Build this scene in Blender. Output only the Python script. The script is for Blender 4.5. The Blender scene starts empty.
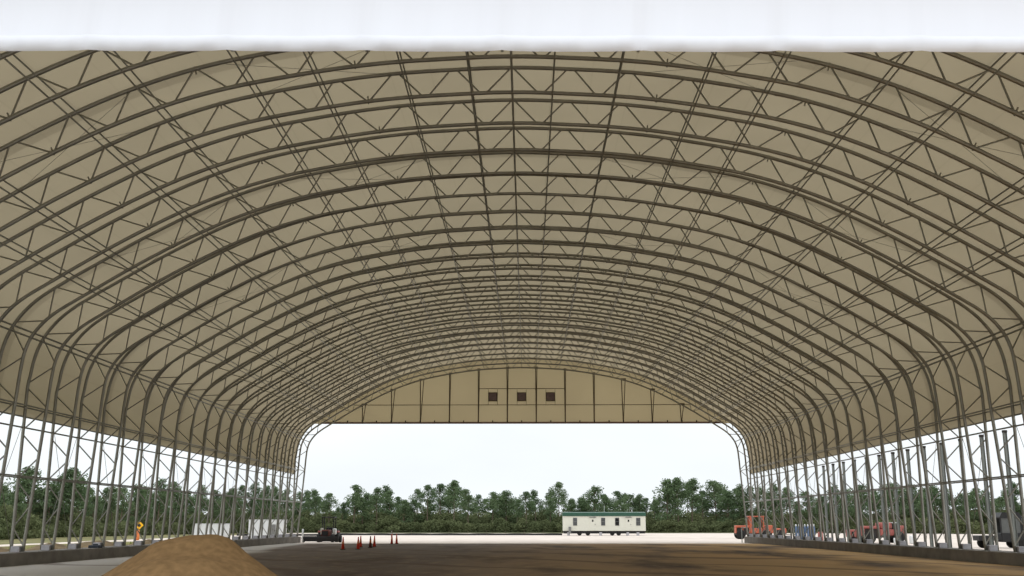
import bpy, bmesh, math, random
from mathutils import Vector, Matrix
PI = math.pi
random.seed(7)
S = bpy.context.scene
COL = S.collection

# ------------------------------------------------------------------ helpers
def link(o, parent=None):
    COL.objects.link(o)
    if parent: o.parent = parent
    return o

class MB:
    """collects shapes of one part into one mesh"""
    def __init__(s): s.v = []; s.f = []
    def add(s, vs, fs):
        n = len(s.v); s.v += [tuple(v) for v in vs]; s.f += [tuple(i + n for i in f) for f in fs]; return s
    def box(s, x0, x1, y0, y1, z0, z1, ch=0.0):
        if ch <= 0:
            vs = [(x, y, z) for x in (x0, x1) for y in (y0, y1) for z in (z0, z1)]
            return s.add(vs, [(0, 1, 3, 2), (4, 6, 7, 5), (0, 4, 5, 1), (2, 3, 7, 6), (0, 2, 6, 4), (1, 5, 7, 3)])
        bm = bmesh.new(); bmesh.ops.create_cube(bm, size=1)
        for v in bm.verts:
            v.co = Vector(((x0 + x1) / 2 + v.co.x * (x1 - x0), (y0 + y1) / 2 + v.co.y * (y1 - y0), (z0 + z1) / 2 + v.co.z * (z1 - z0)))
        bmesh.ops.bevel(bm, geom=bm.edges[:], offset=ch, segments=2, affect='EDGES', profile=.5)
        bm.verts.index_update()
        s.add([v.co[:] for v in bm.verts], [[v.index for v in f.verts] for f in bm.faces]); bm.free(); return s
    def tube(s, pts, r, n=8, caps=True):
        pts = [Vector(p) for p in pts]
        rr = r if isinstance(r, (list, tuple)) else [r] * len(pts)
        t0 = (pts[1] - pts[0]).normalized()
        up = Vector((0, 1, 0)) if abs(t0.y) < .9 else Vector((1, 0, 0))
        base = len(s.v); vs = []; fs = []
        for i, p in enumerate(pts):
            a = pts[max(i - 1, 0)]; b = pts[min(i + 1, len(pts) - 1)]
            t = (b - a).normalized()
            u = (up - t * up.dot(t)).normalized(); up = u; w = t.cross(u)
            for k in range(n):
                an = 2 * PI * k / n
                vs.append(p + (u * math.cos(an) + w * math.sin(an)) * rr[i])
        for i in range(len(pts) - 1):
            for k in range(n):
                k2 = (k + 1) % n
                fs.append((i * n + k, i * n + k2, (i + 1) * n + k2, (i + 1) * n + k))
        if caps:
            fs.append(tuple(range(n - 1, -1, -1))); fs.append(tuple((len(pts) - 1) * n + k for k in range(n)))
        return s.add(vs, fs)
    def cyl(s, a, b, r, n=16, r2=None):
        return s.tube([a, b], [r, r if r2 is None else r2], n)
    def prism(s, prof, y0, y1, axis='y'):
        """closed profile of (x,z) extruded along y (or (y,z) along x)"""
        n = len(prof); vs = []
        for yy in (y0, y1):
            for (a, b) in prof: vs.append((a, yy, b) if axis == 'y' else (yy, a, b))
        fs = [tuple(range(n)), tuple(range(2 * n - 1, n - 1, -1))]
        fs += [(i, i + n, (i + 1) % n + n, (i + 1) % n) for i in range(n)]
        return s.add(vs, fs)
    def lathe(s, prof, c=(0, 0, 0), n=20):
        vs = []; fs = []
        for (r, z) in prof:
            for k in range(n):
                a = 2 * PI * k / n; vs.append((c[0] + r * math.cos(a), c[1] + r * math.sin(a), c[2] + z))
        for i in range(len(prof) - 1):
            for k in range(n):
                k2 = (k + 1) % n; fs.append((i * n + k, i * n + k2, (i + 1) * n + k2, (i + 1) * n + k))
        fs.append(tuple(range(n - 1, -1, -1))); fs.append(tuple((len(prof) - 1) * n + k for k in range(n)))
        return s.add(vs, fs)
    def build(s, name, m, parent=None, smooth=False):
        me = bpy.data.meshes.new(name); me.from_pydata(s.v, [], s.f)
        bm = bmesh.new(); bm.from_mesh(me); bmesh.ops.recalc_face_normals(bm, faces=bm.faces[:]); bm.to_mesh(me); bm.free()
        me.materials.append(m)
        if smooth:
            for p in me.polygons: p.use_smooth = len(p.vertices) <= 4
        me.update()
        return link(bpy.data.objects.new(name, me), parent)

def tag(o, label, cat, group=None, kind=None):
    o['label'] = label; o['category'] = cat
    if group: o['group'] = group
    if kind: o['kind'] = kind
    return o
def struct(o, label=None):
    o['kind'] = 'structure'
    if label: o['label'] = label
    return o
def thing(name, label, cat, loc=(0, 0, 0), rz=0, group=None):
    o = bpy.data.objects.new(name, None); link(o); o.empty_display_size = .3
    o.location = loc; o.rotation_euler = (0, 0, rz)
    return tag(o, label, cat, group)
def copy_tree(o, parent=None):
    c = o.copy(); link(c)
    if parent: c.parent = parent
    for ch in [x for x in KIDS.get(o.name, [])]: copy_tree(ch, c)
    return c
KIDS = {}
def index_kids():
    KIDS.clear()
    for o in bpy.data.objects:
        if o.parent: KIDS.setdefault(o.parent.name, []).append(o)

ORD = ['first', 'second', 'third', 'fourth', 'fifth', 'sixth', 'seventh', 'eighth', 'ninth', 'tenth', 'eleventh', 'twelfth', 'thirteenth',
       'fourteenth', 'fifteenth', 'sixteenth', 'seventeenth', 'eighteenth', 'nineteenth', 'twentieth', 'twenty-first', 'twenty-second',
       'twenty-third', 'twenty-fourth', 'twenty-fifth', 'twenty-sixth', 'twenty-seventh', 'twenty-eighth', 'twenty-ninth', 'thirtieth']

# ------------------------------------------------------------------ materials
def srgb(c):
    return tuple(((x / 255) / 12.92 if x / 255 <= .04045 else ((x / 255 + .055) / 1.055) ** 2.4) for x in c) + (1,)
def mat(name, rgb, rough=.7, metal=0, var=.0, scale=3.0, bump=0, spec=.4, rgb2=None):
    m = bpy.data.materials.new(name); m.use_nodes = True
    nt = m.node_tree; b = nt.nodes['Principled BSDF']
    b.inputs['Roughness'].default_value = rough; b.inputs['Metallic'].default_value = metal
    b.inputs['Specular IOR Level'].default_value = spec
    c = srgb(rgb)
    tc = nt.nodes.new('ShaderNodeTexCoord'); nz = nt.nodes.new('ShaderNodeTexNoise')
    nz.inputs['Scale'].default_value = scale; nz.inputs['Detail'].default_value = 5
    nt.links.new(tc.outputs['Object'], nz.inputs['Vector'])
    mx = nt.nodes.new('ShaderNodeMix'); mx.data_type = 'RGBA'
    c2 = srgb(rgb2) if rgb2 else tuple(x * (1 - var) for x in c[:3]) + (1,)
    c1 = c if rgb2 else tuple(min(1, x * (1 + var)) for x in c[:3]) + (1,)
    mx.inputs['A'].default_value = c2; mx.inputs['B'].default_value = c1
    rp = nt.nodes.new('ShaderNodeMapRange'); rp.inputs[1].default_value = .35; rp.inputs[2].default_value = .65
    nt.links.new(nz.outputs['Fac'], rp.inputs[0]); nt.links.new(rp.outputs[0], mx.inputs['Factor'])
    nt.links.new(mx.outputs['Result'], b.inputs['Base Color'])
    if bump:
        bp = nt.nodes.new('ShaderNodeBump'); bp.inputs['Strength'].default_value = bump
        nt.links.new(nz.outputs['Fac'], bp.inputs['Height']); nt.links.new(bp.outputs[0], b.inputs['Normal'])
    return m

M = {}
M['steel'] = mat('galvanized_steel', (144, 142, 134), .42, .75, .12, 1.2)
M['girt'] = mat('girt_steel', (138, 138, 132), .45, .7, .12, 1.2)
M['post'] = mat('pale_galvanized_steel', (128, 132, 128), .5, .5, .1, 1.5)
M['concrete'] = mat('grey_concrete', (112, 107, 100), .95, 0, .18, 1.3, .2)
M['plinth'] = mat('pale_concrete', (170, 168, 172), .9, 0, .1, 3, .1)
M['black'] = mat('black_paint', (24, 24, 25), .5, 0, .2)
M['rubber'] = mat('tyre_rubber', (30, 29, 28), .85, 0, .2)
M['darksteel'] = mat('dark_steel', (52, 46, 42), .7, .2, .25)
M['orange'] = mat('orange_paint', (176, 92, 66), .5, 0, .12, 2)
M['red'] = mat('faded_red_paint', (152, 84, 76), .55, 0, .18, 2)
M['white'] = mat('white_paint', (214, 216, 216), .5, 0, .03)
M['offwhite'] = mat('trailer_siding', (208, 207, 194), .55, 0, .02)
M['green'] = mat('green_roof_trim', (38, 78, 62), .5, 0, .08)
M['glass'] = mat('dark_window_glass', (70, 72, 72), .12, 0, .1, spec=.8)
M['darkglass'] = mat('black_window_glass', (18, 20, 22), .1, 0, .1, spec=.8)
M['cone'] = mat('cone_orange', (212, 62, 40), .6, 0, .05)
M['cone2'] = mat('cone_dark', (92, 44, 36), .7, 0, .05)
M['blue'] = mat('blue_cylinder_paint', (84, 104, 132), .45, 0, .15, 3)
M['yellow'] = mat('sign_yellow', (238, 182, 28), .5, 0, .03)
M['signorange'] = mat('barrel_orange', (214, 122, 66), .6, 0, .05)
M['greypaint'] = mat('grey_paint', (118, 118, 116), .6, 0, .1)
M['bark'] = mat('pine_bark', (104, 92, 78), .95, 0, .25, 4)
M['mound'] = mat('dirt', (104, 88, 62), 1, 0, .25, 2, .4)
M['rust'] = mat('vent_mesh', (150, 132, 136), .7, 0, .1)

def foliage(name, rgb, rgb2):
    m = bpy.data.materials.new(name); m.use_nodes = True; nt = m.node_tree
    nt.nodes.remove(nt.nodes['Principled BSDF']); out = nt.nodes['Material Output']
    d = nt.nodes.new('ShaderNodeBsdfDiffuse'); t = nt.nodes.new('ShaderNodeBsdfTranslucent'); mx = nt.nodes.new('ShaderNodeMixShader')
    tc = nt.nodes.new('ShaderNodeTexCoord'); nz = nt.nodes.new('ShaderNodeTexNoise'); nz.inputs['Scale'].default_value = .7
    oi = nt.nodes.new('ShaderNodeObjectInfo')
    cm = nt.nodes.new('ShaderNodeMix'); cm.data_type = 'RGBA'
    cm.inputs['A'].default_value = srgb(rgb); cm.inputs['B'].default_value = srgb(rgb2)
    ad = nt.nodes.new('ShaderNodeMath'); ad.operation = 'MULTIPLY_ADD'; ad.inputs[1].default_value = .5
    nt.links.new(tc.outputs['Object'], nz.inputs['Vector']); nt.links.new(oi.outputs['Random'], ad.inputs[0])
    sb = nt.nodes.new('ShaderNodeMath'); sb.operation = 'SUBTRACT'; sb.inputs[1].default_value = .25
    nt.links.new(nz.outputs['Fac'], sb.inputs[0]); nt.links.new(sb.outputs[0], ad.inputs[2]); nt.links.new(ad.outputs[0], cm.inputs['Factor'])
    nt.links.new(cm.outputs['Result'], d.inputs['Color']); nt.links.new(cm.outputs['Result'], t.inputs['Color'])
    mx.inputs[0].default_value = .3
    nt.links.new(d.outputs[0], mx.inputs[1]); nt.links.new(t.outputs[0], mx.inputs[2]); nt.links.new(mx.outputs[0], out.inputs[0])
    return m
M['needles'] = foliage('pine_needles', (84, 104, 74), (116, 132, 98))
M['bushleaf'] = foliage('bush_leaves', (90, 100, 70), (122, 128, 92))
M['weedleaf'] = foliage('weed_leaves', (110, 116, 50), (86, 104, 48))

def fabric(name, refl, trans, seams=True, band=False, lap=()):
    """woven PVC fabric: reflects and lets some daylight through"""
    m = bpy.data.materials.new(name); m.use_nodes = True; nt = m.node_tree; L = nt.links
    nt.nodes.remove(nt.nodes['Principled BSDF']); out = nt.nodes['Material Output']
    d = nt.nodes.new('ShaderNodeBsdfDiffuse'); t = nt.nodes.new('ShaderNodeBsdfTranslucent'); ad = nt.nodes.new('ShaderNodeAddShader')
    d.inputs['Color'].default_value = srgb(refl)
    tc = nt.nodes.new('ShaderNodeTexCoord'); nz = nt.nodes.new('ShaderNodeTexNoise'); nz.inputs['Scale'].default_value = .25; nz.inputs['Detail'].default_value = 4
    L.new(tc.outputs['Object'], nz.inputs['Vector'])
    fac = nt.nodes.new('ShaderNodeMapRange'); fac.inputs[1].default_value = .3; fac.inputs[2].default_value = .7; fac.inputs[3].default_value = .93; fac.inputs[4].default_value = 1.06
    L.new(nz.outputs['Fac'], fac.inputs[0]); val = fac.outputs[0]
    if seams:      # welded seams of the panels: double layer, a little less light through
        uv = nt.nodes.new('ShaderNodeUVMap'); uv.uv_map = 'arc'
        sp = nt.nodes.new('ShaderNodeSeparateXYZ'); L.new(uv.outputs[0], sp.inputs[0])
        md = nt.nodes.new('ShaderNodeMath'); md.operation = 'PINGPONG'; md.inputs[1].default_value = .75; L.new(sp.outputs[0], md.inputs[0])
        lt = nt.nodes.new('ShaderNodeMath'); lt.operation = 'LESS_THAN'; lt.inputs[1].default_value = .03; L.new(md.outputs[0], lt.inputs[0])
        k = nt.nodes.new('ShaderNodeMath'); k.operation = 'MULTIPLY_ADD'; k.inputs[1].default_value = -.1; k.inputs[2].default_value = 1
        L.new(lt.outputs[0], k.inputs[0])
        mu = nt.nodes.new('ShaderNodeMath'); mu.operation = 'MULTIPLY'; L.new(val, mu.inputs[0]); L.new(k.outputs[0], mu.inputs[1]); val = mu.outputs[0]
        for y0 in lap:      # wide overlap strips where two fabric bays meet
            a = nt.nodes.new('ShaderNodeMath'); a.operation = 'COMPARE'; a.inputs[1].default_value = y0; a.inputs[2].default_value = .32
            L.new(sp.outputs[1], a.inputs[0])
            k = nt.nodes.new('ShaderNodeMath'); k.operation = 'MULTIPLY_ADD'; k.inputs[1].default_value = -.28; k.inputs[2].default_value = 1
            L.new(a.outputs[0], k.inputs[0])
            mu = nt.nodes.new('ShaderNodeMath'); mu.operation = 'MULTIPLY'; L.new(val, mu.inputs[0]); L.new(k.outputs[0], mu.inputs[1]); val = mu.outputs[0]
    vm = nt.nodes.new('ShaderNodeVectorMath'); vm.operation = 'SCALE'; vm.inputs[0].default_value = srgb(trans)[:3]
    L.new(val, vm.inputs['Scale']); L.new(vm.outputs[0], t.inputs['Color'])
    L.new(d.outputs[0], ad.inputs[0]); L.new(t.outputs[0], ad.inputs[1]); L.new(ad.outputs[0], out.inputs[0])
    return m

# ------------------------------------------------------------------ the hall's measures
SP = 3.03                       # truss spacing
Y0 = 32.97                      # truss number 0
N0, N1 = -4, 24
FY = [Y0 + SP * n for n in range(N0, N1 + 1)]
YB, YF = FY[0], FY[-1]
half = [(0, 17.23), (1.5, 17.19), (4.45, 17.0), (7.25, 16.6), (10.3, 15.95), (13.15, 14.92), (16.2, 13.36), (19.1, 11.6), (20.42, 10.72),
        (21.1, 9.95), (21.41, 9.2), (21.53, 8.3), (21.62, 6.9), (21.84, 3.8), (22.07, .55)]
def catmull(P, m=10):
    Q = [(-P[1][0], P[1][1])] + P + [(2 * P[-1][0] - P[-2][0], 2 * P[-1][1] - P[-2][1])]
    out = []
    for i in range(1, len(Q) - 2):
        for k in range(m):
            t = k / m; r = []
            for c in (0, 1):
                a, b, cc, d = Q[i - 1][c], Q[i][c], Q[i + 1][c], Q[i + 2][c]
                r.append(.5 * (2 * b + (cc - a) * t + (2 * a - 5 * b + 4 * cc - d) * t * t + (3 * b - a - 3 * cc + d) * t ** 3))
            out.append(tuple(r))
    out.append(P[-1]); return out
inner = catmull(half)
outer = []
for i, p in enumerate(inner):
    a = inner[max(i - 1, 0)]; b = inner[min(i + 1, len(inner) - 1)]
    tx, tz = b[0] - a[0], b[1] - a[1]; l = math.hypot(tx, tz); nx, nz = -tz / l, tx / l
    if i == 0: nx, nz = 0, 1
    d = .97 if p[1] > 12 else 1.0
    q = (p[0] + nx * d, p[1] + nz * d)
    if p[1] < 8.3: q = (22.6, p[1])
    outer.append(q)
outer = [(min(x, 22.6), z) for x, z in outer]
# smooth the knee of the outer chord
for _ in range(6):
    o2 = outer[:]
    for i in range(1, len(outer) - 1):
        if 18.5 < outer[i][0] and outer[i][1] > 6.5:
            o2[i] = ((outer[i - 1][0] + 2 * outer[i][0] + outer[i + 1][0]) / 4, (outer[i - 1][1] + 2 * outer[i][1] + outer[i + 1][1]) / 4)
    outer = o2
mid = [((a[0] + b[0]) / 2, (a[1] + b[1]) / 2) for a, b in zip(inner, outer)]
def arclen(P):
    s = [0]
    for a, b in zip(P, P[1:]): s.append(s[-1] + math.dist(a, b))
    return s
sm, so = arclen(mid), arclen(outer)
def at(P, s_arr, s):
    s = max(0, min(s, s_arr[-1]))
    for i in range(len(s_arr) - 1):
        if s_arr[i + 1] >= s:
            t = (s - s_arr[i]) / (s_arr[i + 1] - s_arr[i])
            return (P[i][0] * (1 - t) + P[i + 1][0] * t, P[i][1] * (1 - t) + P[i + 1][1] * t)
    return P[-1]
def at_z(P, z):
    for a, b in zip(P, P[1:]):
        if a[1] >= z >= b[1] and a[1] != b[1]:
            t = (a[1] - z) / (a[1] - b[1]); return (a[0] + (b[0] - a[0]) * t, z)
def full(P): return [(-x, z) for x, z in P[::-1]] + P[1:]

# ------------------------------------------------------------------ arch trusses
CR = .078
def make_truss():
    root = thing('arch_truss', 'x', 'steel arch truss', (0, 0, 0), 0, 'arched steel trusses of the hall')
    MB().tube([(x, 0, z) for x, z in full(outer)], CR, 8).build('outer_chord', M['steel'], root, True)
    MB().tube([(x, 0, z) for x, z in full(inner)], CR, 8).build('inner_chord', M['steel'], root, True)
    L = sm[-1]; K = round(L / 1.08); hp = L / K
    if K % 2 == 0: K -= 1; hp = L / K
    for sgn in (1, -1):
        for k in range(K):
            s0, s1 = k * hp, (k + 1) * hp
            g0 = 0.03 if k % 5 == 0 else .11; g1 = .03 if (k + 1) % 5 == 0 else .11
            P0, P1 = (outer, inner) if k % 2 == 0 else (inner, outer)
            a = at(P0, sm, s0 + g0); b = at(P1, sm, s1 - g1)
            if k == K - 1: b = at(P1, sm, s1 - .25)
            MB().tube([(sgn * a[0], 0, a[1]), (sgn * b[0], 0, b[1])], .033, 6, False).build('web_strut', M['steel'], root, True)
        for k in (5, 10, 15):
            P = inner if k % 2 == 0 else outer
            P2 = outer if P is inner else inner
            a = at(P, sm, k * hp); c = at(P2, sm, k * hp)
            dz = .2 if P is inner else -.2
            dx, dz = (c[0] - a[0]), (c[1] - a[1]); l = math.hypot(dx, dz); dx /= l; dz /= l
            MB().tube([(sgn * a[0], 0, a[1]), (sgn * (c[0] + dx * .1), 0, c[1] + dz * .1)][1:] + [(sgn * (c[0] - dx * .2), 0, c[1] - dz * .2)], .03, 6).build('splice_tab', M['steel'], root)
        for P in (inner, outer):
            x, z = P[-1]
            MB().box(sgn * x - .12, sgn * x + .12, -.12, .12, .55, .575).build('base_plate', M['steel'], root)
    return root
truss = make_truss(); index_kids()
tr = []
for i, y in enumerate(FY):
    t = truss if i == 0 else copy_tree(truss)
    t.location.y = y; tr.append(t)
for i, t in enumerate(tr):
    if i == 0: lb = 'grey steel arch truss directly behind the white front fascia'
    elif i == len(tr) - 1: lb = 'grey steel arch truss standing against the beige far gable'
    elif i == len(tr) - 2: lb = 'grey steel arch truss just in front of the one at the far gable'
    elif i < 16: lb = 'grey steel arch truss, %s counting inward from the white front fascia' % ORD[i]
    else: lb = 'grey steel arch truss, %s counting forward from the far gable' % ORD[len(tr) - 1 - i]
    t['label'] = lb

# concrete pads under the feet
first = None
for sgn, side in ((-1, 'left'), (1, 'right')):
    for i, y in enumerate(FY):
        x0, x1 = sorted((sgn * 22.1, sgn * 22.5))
        if first is None:
            o = MB().box(-.2, .2, -.22, .22, 0, .26, .02).build('concrete_pad', M['plinth']); first = o
        else:
            o = first.copy(); link(o)
        o.location = (sgn * 22.335, y, .55)
        if y < 42:
            tag(o, 'pale concrete pad on the %s kerb wall nearer than the picture edge' % side, 'concrete pad', 'concrete pads on the %s kerb wall' % side)
        else:
            tag(o, 'pale concrete pad on the %s kerb wall, %s from the far end' % (side, ORD[len(FY) - 1 - i]), 'concrete pad', 'concrete pads on the %s kerb wall' % side)

# ------------------------------------------------------------------ purlins along the hall
PURLIN_X = [1.55, 3.93, 6.95, 9.2, 12.4, 14.6, 17.8, 19.5]
def purlin(pts, r, label, names=('outer_tube', 'inner_tube')):
    root = thing('purlin', label, 'purlin', (pts[0][0], YB, 0), 0, 'longitudinal purlins of the roof')
    for (x, z), nm in zip(pts, names):
        MB().tube([(x - pts[0][0], 0, z), (x - pts[0][0], YF - YB, z)], r, 6).build(nm, M['girt'], root, True)
    return root
fine_inner = [(a[0] + (b[0] - a[0]) * t / 8, a[1] + (b[1] - a[1]) * t / 8) for a, b in zip(inner[:100], inner[1:101]) for t in range(8)]
def at_x(P, x):
    for a, b in zip(P, P[1:]):
        if a[0] <= x <= b[0] and b[0] > a[0]: return (x, a[1] + (b[1] - a[1]) * (x - a[0]) / (b[0] - a[0]))
def near_pt(s):
    o = at(outer, so, s)
    j = min(range(len(outer)), key=lambda i: math.dist(outer[i], o))
    return o, inner[j]
o, i_ = near_pt(0)
purlin([(0, o[1] - .02), (0, i_[1] - .02)], .028, 'double-tube purlin along the ridge line at the crown of the roof')
for sgn, side in ((-1, 'left'), (1, 'right')):
    for k, xo in enumerate(PURLIN_X):
        o = at_x(outer, xo); tn = 1.026 * (xo + .6) / (o[1] - 1.8)
        i_ = min(fine_inner, key=lambda q: abs((q[0] + .6) / max(.1, q[1] - 1.8) - tn))
        if k == 0: i_ = at_x(inner, xo * .955)
        purlin([(sgn * o[0], o[1] - .02), (sgn * i_[0], i_[1] - .02)], .03, 'double-tube purlin on the %s slope, %s from the ridge' % (side, ORD[k]))
    o = at_z(outer, 10.3); i2 = at_z(inner, 9.75)
    purlin([(sgn * o[0], 10.3), (sgn * i2[0], 9.75)], .042, 'double-tube purlin at the bend of the %s eave' % side)
    for z, (dz, nm) in ((7.02, (-.12, 'just above the lower hem of the %s fabric')), (3.85, (.0, 'halfway up the open %s wall frames'))):
        o = at_z(outer, z); i2 = at_z(inner, z + dz)
        r = purlin([(sgn * (o[0] - .0), z), (sgn * i2[0], z + dz)], .036, 'double horizontal tube ' + nm % side)
        r.name = 'wall_girt'; r['category'] = 'wall girt'; r['group'] = 'horizontal girts of the side walls'
    r = MB().tube([(0, 0, 0), (0, YF - YB, 0)], .04, 6).build('wall_girt', M['girt'], None, True)
    r.location = (sgn * 22.6, YB, 6.1)
    tag(r, 'single horizontal tube in daylight below the hem of the %s fabric' % side, 'wall girt', 'horizontal girts of the side walls')

# diagonal bracing cables
def cable(a, b, label, group, r=.012):
    a = Vector(a); b = Vector(b)
    o = MB().tube([(0, 0, 0), tuple(b - a)], r, 5).build('brace_cable', M['girt'], None, True); o.location = a
    return tag(o, label, 'cable', group)
for sgn, side in ((-1, 'left'), (1, 'right')):
    for i in range(8, 28, 2):
        for z0, z1 in ((.6, 6.5), (6.5, .6)):
            cable((sgn * 22.6, FY[i], z0), (sgn * 22.6, FY[i + 1], z1),
                  'thin crossed brace cable of the %s wall, bay %s from the far end, %s' % (side, ORD[27 - i], 'rising away' if z1 > z0 else 'falling away'),
                  'brace cables of the %s wall' % side)
for i in (4, 8, 12):
    for sgn, side in ((-1, 'left'), (1, 'right')):
        for sa, sb in ((4.0, 9.75), (13.1, 18.9)):
            a = at(outer, so, sa); b = at(outer, so, sb)
            for u, w, dr in ((a, b, 'outward'), (b, a, 'inward')):
                cable((sgn * u[0], FY[i], u[1] - .1), (sgn * w[0], FY[i + 1], w[1] - .1),
                      'thin roof brace cable on the %s %s slope, %s truss bay, running %s' % ('upper' if sa < 10 else 'lower', side, ORD[i], dr),
                      'brace cables under the roof fabric', .008)

# ------------------------------------------------------------------ fabric skin
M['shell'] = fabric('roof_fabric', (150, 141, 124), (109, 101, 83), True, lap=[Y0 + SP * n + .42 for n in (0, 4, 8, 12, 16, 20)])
M['gable'] = fabric('gable_fabric', (168, 158, 134), (122, 112, 88), False)
M['fascia'] = fabric('white_fascia_fabric', (223, 225, 231), (50, 50, 50), False)
cover = []
for i, p in enumerate(outer):
    a = outer[max(i - 1, 0)]; b = outer[min(i + 1, len(outer) - 1)]
    tx, tz = b[0] - a[0], b[1] - a[1]; l = math.hypot(tx, tz)
    nx, nz = (-tz / l, tx / l) if i else (0, 1)
    cover.append((p[0] + nx * .085, p[1] + nz * .085))
cz = at_z(cover, 6.6)
cover_half = [p for p in cover if p[1] > 6.62] + [cz]
cfull = full(cover_half)
def make_shell():
    ss = arclen(cfull); c0 = ss[len(ss) // 2]
    ys = [YB - .45]
    for y in FY[:-1]: ys += [y + SP * t for t in (0, .25, .5, .75)]
    ys += [YF, YF + .35]
    vs = []; fs = []; uvs = []
    for y in ys:
        ph = ((y - Y0) / SP) % 1
        sag = .05 * math.sin(PI * ph)
        for j, (x, z) in enumerate(cfull):
            r = math.hypot(x, z - 2)
            k = 1 - sag / r if 0 < j < len(cfull) - 1 else 1
            vs.append((x * k, y, (z - 2) * k + 2)); uvs.append((ss[j] - c0 + 200.02 * .75 * 2 / 2, y))
    n = len(cfull)
    for i in range(len(ys) - 1):
        for j in range(n - 1): fs.append((i * n + j, i * n + j + 1, (i + 1) * n + j + 1, (i + 1) * n + j))
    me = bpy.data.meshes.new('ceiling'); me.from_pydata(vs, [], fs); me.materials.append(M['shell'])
    ul = me.uv_layers.new(name='arc')
    for l in me.loops: ul.data[l.index].uv = uvs[l.vertex_index]
    for p in me.polygons: p.use_smooth = True
    o = link(bpy.data.objects.new('ceiling', me))
    return struct(o, 'beige tensioned fabric skin over the arched steel trusses')
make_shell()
# hem tubes at the lower edges of the skin
for sgn, side in ((-1, 'left'), (1, 'right')):
    o = MB().tube([(sgn * (cz[0] - .01), YB - .4, 6.6), (sgn * (cz[0] - .01), YF + .3, 6.6)], .04, 6).build('trim_1' if sgn < 0 else 'trim_2', M['girt'], None, True); struct(o)

# near fascia: white fabric sheet hung across the open front, with a puckered hem
def make_fascia():
    yb = YB - .5; zb = 11.45
    prof = [p for p in cover_half if p[1] > 9.5]
    def top(x):
        x = abs(x)
        for a, b in zip(cover_half, cover_half[1:]):
            if a[0] <= x <= b[0] and b[0] > a[0]:
                return a[1] + (b[1] - a[1]) * (x - a[0]) / (b[0] - a[0])
        return zb
    xm = 20.3
    rnd = random.Random(3)
    cols = 260; vs = []; fs = []
    hem = [(0, 0.0), (0.03, .035), (.09, .07), (.17, .085), (.25, .07), (.33, .03), (.36, .0)]
    rows = len(hem) + 5
    ph = [rnd.uniform(0, 6.28) for _ in range(6)]
    for i in range(cols + 1):
        x = -xm + 2 * xm * i / cols
        T = top(x) + .02
        bay = (x / 2.9) % 1
        pk = math.exp(-((min(bay, 1 - bay)) / .05) ** 2)             # gathered at each tie point
        wr = .012 * math.sin(x * 5.1 + ph[0]) + .01 * math.sin(x * 11.3 + ph[1]) + .008 * math.sin(x * 23 + ph[2])
        sag = -.018 * math.sin(PI * bay) + .02 * pk - .008 * x
        for (h, b) in hem:
            zz = zb + h + sag * 1; bb = b * (1 - .7 * pk) + wr * (1 if h > .03 else .4) * (0.5 + b * 8)
            vs.append((x, yb - bb, min(zz, T)))
        for k in range(1, 6):
            zz = zb + .36 - .008 * x + (T - zb - .36 + .008 * x) * k / 5
            vs.append((x, yb - .01 * math.sin(x * 1.1 + k) - .015 * math.sin(x * 2.7 + k * .6), max(zz, min(zb + .36 - .008 * x, T))))
    for i in range(cols):
        for k in range(rows - 1): fs.append((i * rows + k, (i + 1) * rows + k, (i + 1) * rows + k + 1, i * rows + k + 1))
    me = bpy.data.meshes.new('wall_near'); me.from_pydata(vs, [], fs); me.materials.append(M['fascia'])
    for p in me.polygons: p.use_smooth = True
    struct(link(bpy.data.objects.new('wall_near', me)), 'white fabric fascia hung across the top of the near opening')
    t = thing('header_tube', 'steel tube inside the hem of the white front fascia', 'header tube', (0, YB - .36, zb + .2))
    t.rotation_euler = (0, .008, 0)
    MB().tube([(-19.6, 0, 0), (19.6, 0, 0)], .045, 8).build('tube', M['steel'], t, True)
    for k in range(-6, 7):
        MB().box(k * 2.9 - .03, k * 2.9 + .03, .0, .34, .0, .05).build('bracket', M['steel'], t)
make_fascia()

# far gable
ZH = 11.6
def gable_top(x, P):
    x = abs(x)
    for a, b in zip(P, P[1:]):
        if a[0] <= x <= b[0] and b[0] > a[0]: return a[1] + (b[1] - a[1]) * (x - a[0]) / (b[0] - a[0])
    return ZH
yg = YF + .3
vs = []; fs = []
xs = [i * .25 for i in range(-85, 86) if gable_top(i * .25, cover_half) > ZH + .01]
for x in xs: vs += [(x, yg, ZH), (x, yg, gable_top(x, cover_half))]
for i in range(len(xs) - 1): fs.append((2 * i, 2 * i + 2, 2 * i + 3, 2 * i + 1))
me = bpy.data.meshes.new('wall_far'); me.from_pydata(vs, [], fs); me.materials.append(M['gable'])
struct(link(bpy.data.objects.new('wall_far', me)), 'beige fabric gable closing the top of the far end')
hb = thing('gable_header', 'brown steel header beam along the bottom edge of the far gable', 'header beam', (0, yg - .12, ZH))
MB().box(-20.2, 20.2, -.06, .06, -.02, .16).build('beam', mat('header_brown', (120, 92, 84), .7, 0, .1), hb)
for k in range(-13, 14):
    MB().box(k * 1.46 - .05, k * 1.46 + .05, -.12, -.0, .12, .3).build('clip', M['darksteel'], hb)
gx = [(-5.5 + k) * 2.91 for k in range(12)]
M['gpost'] = mat('gable_post_steel', (104, 92, 74), .7, .1, .1)
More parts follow.
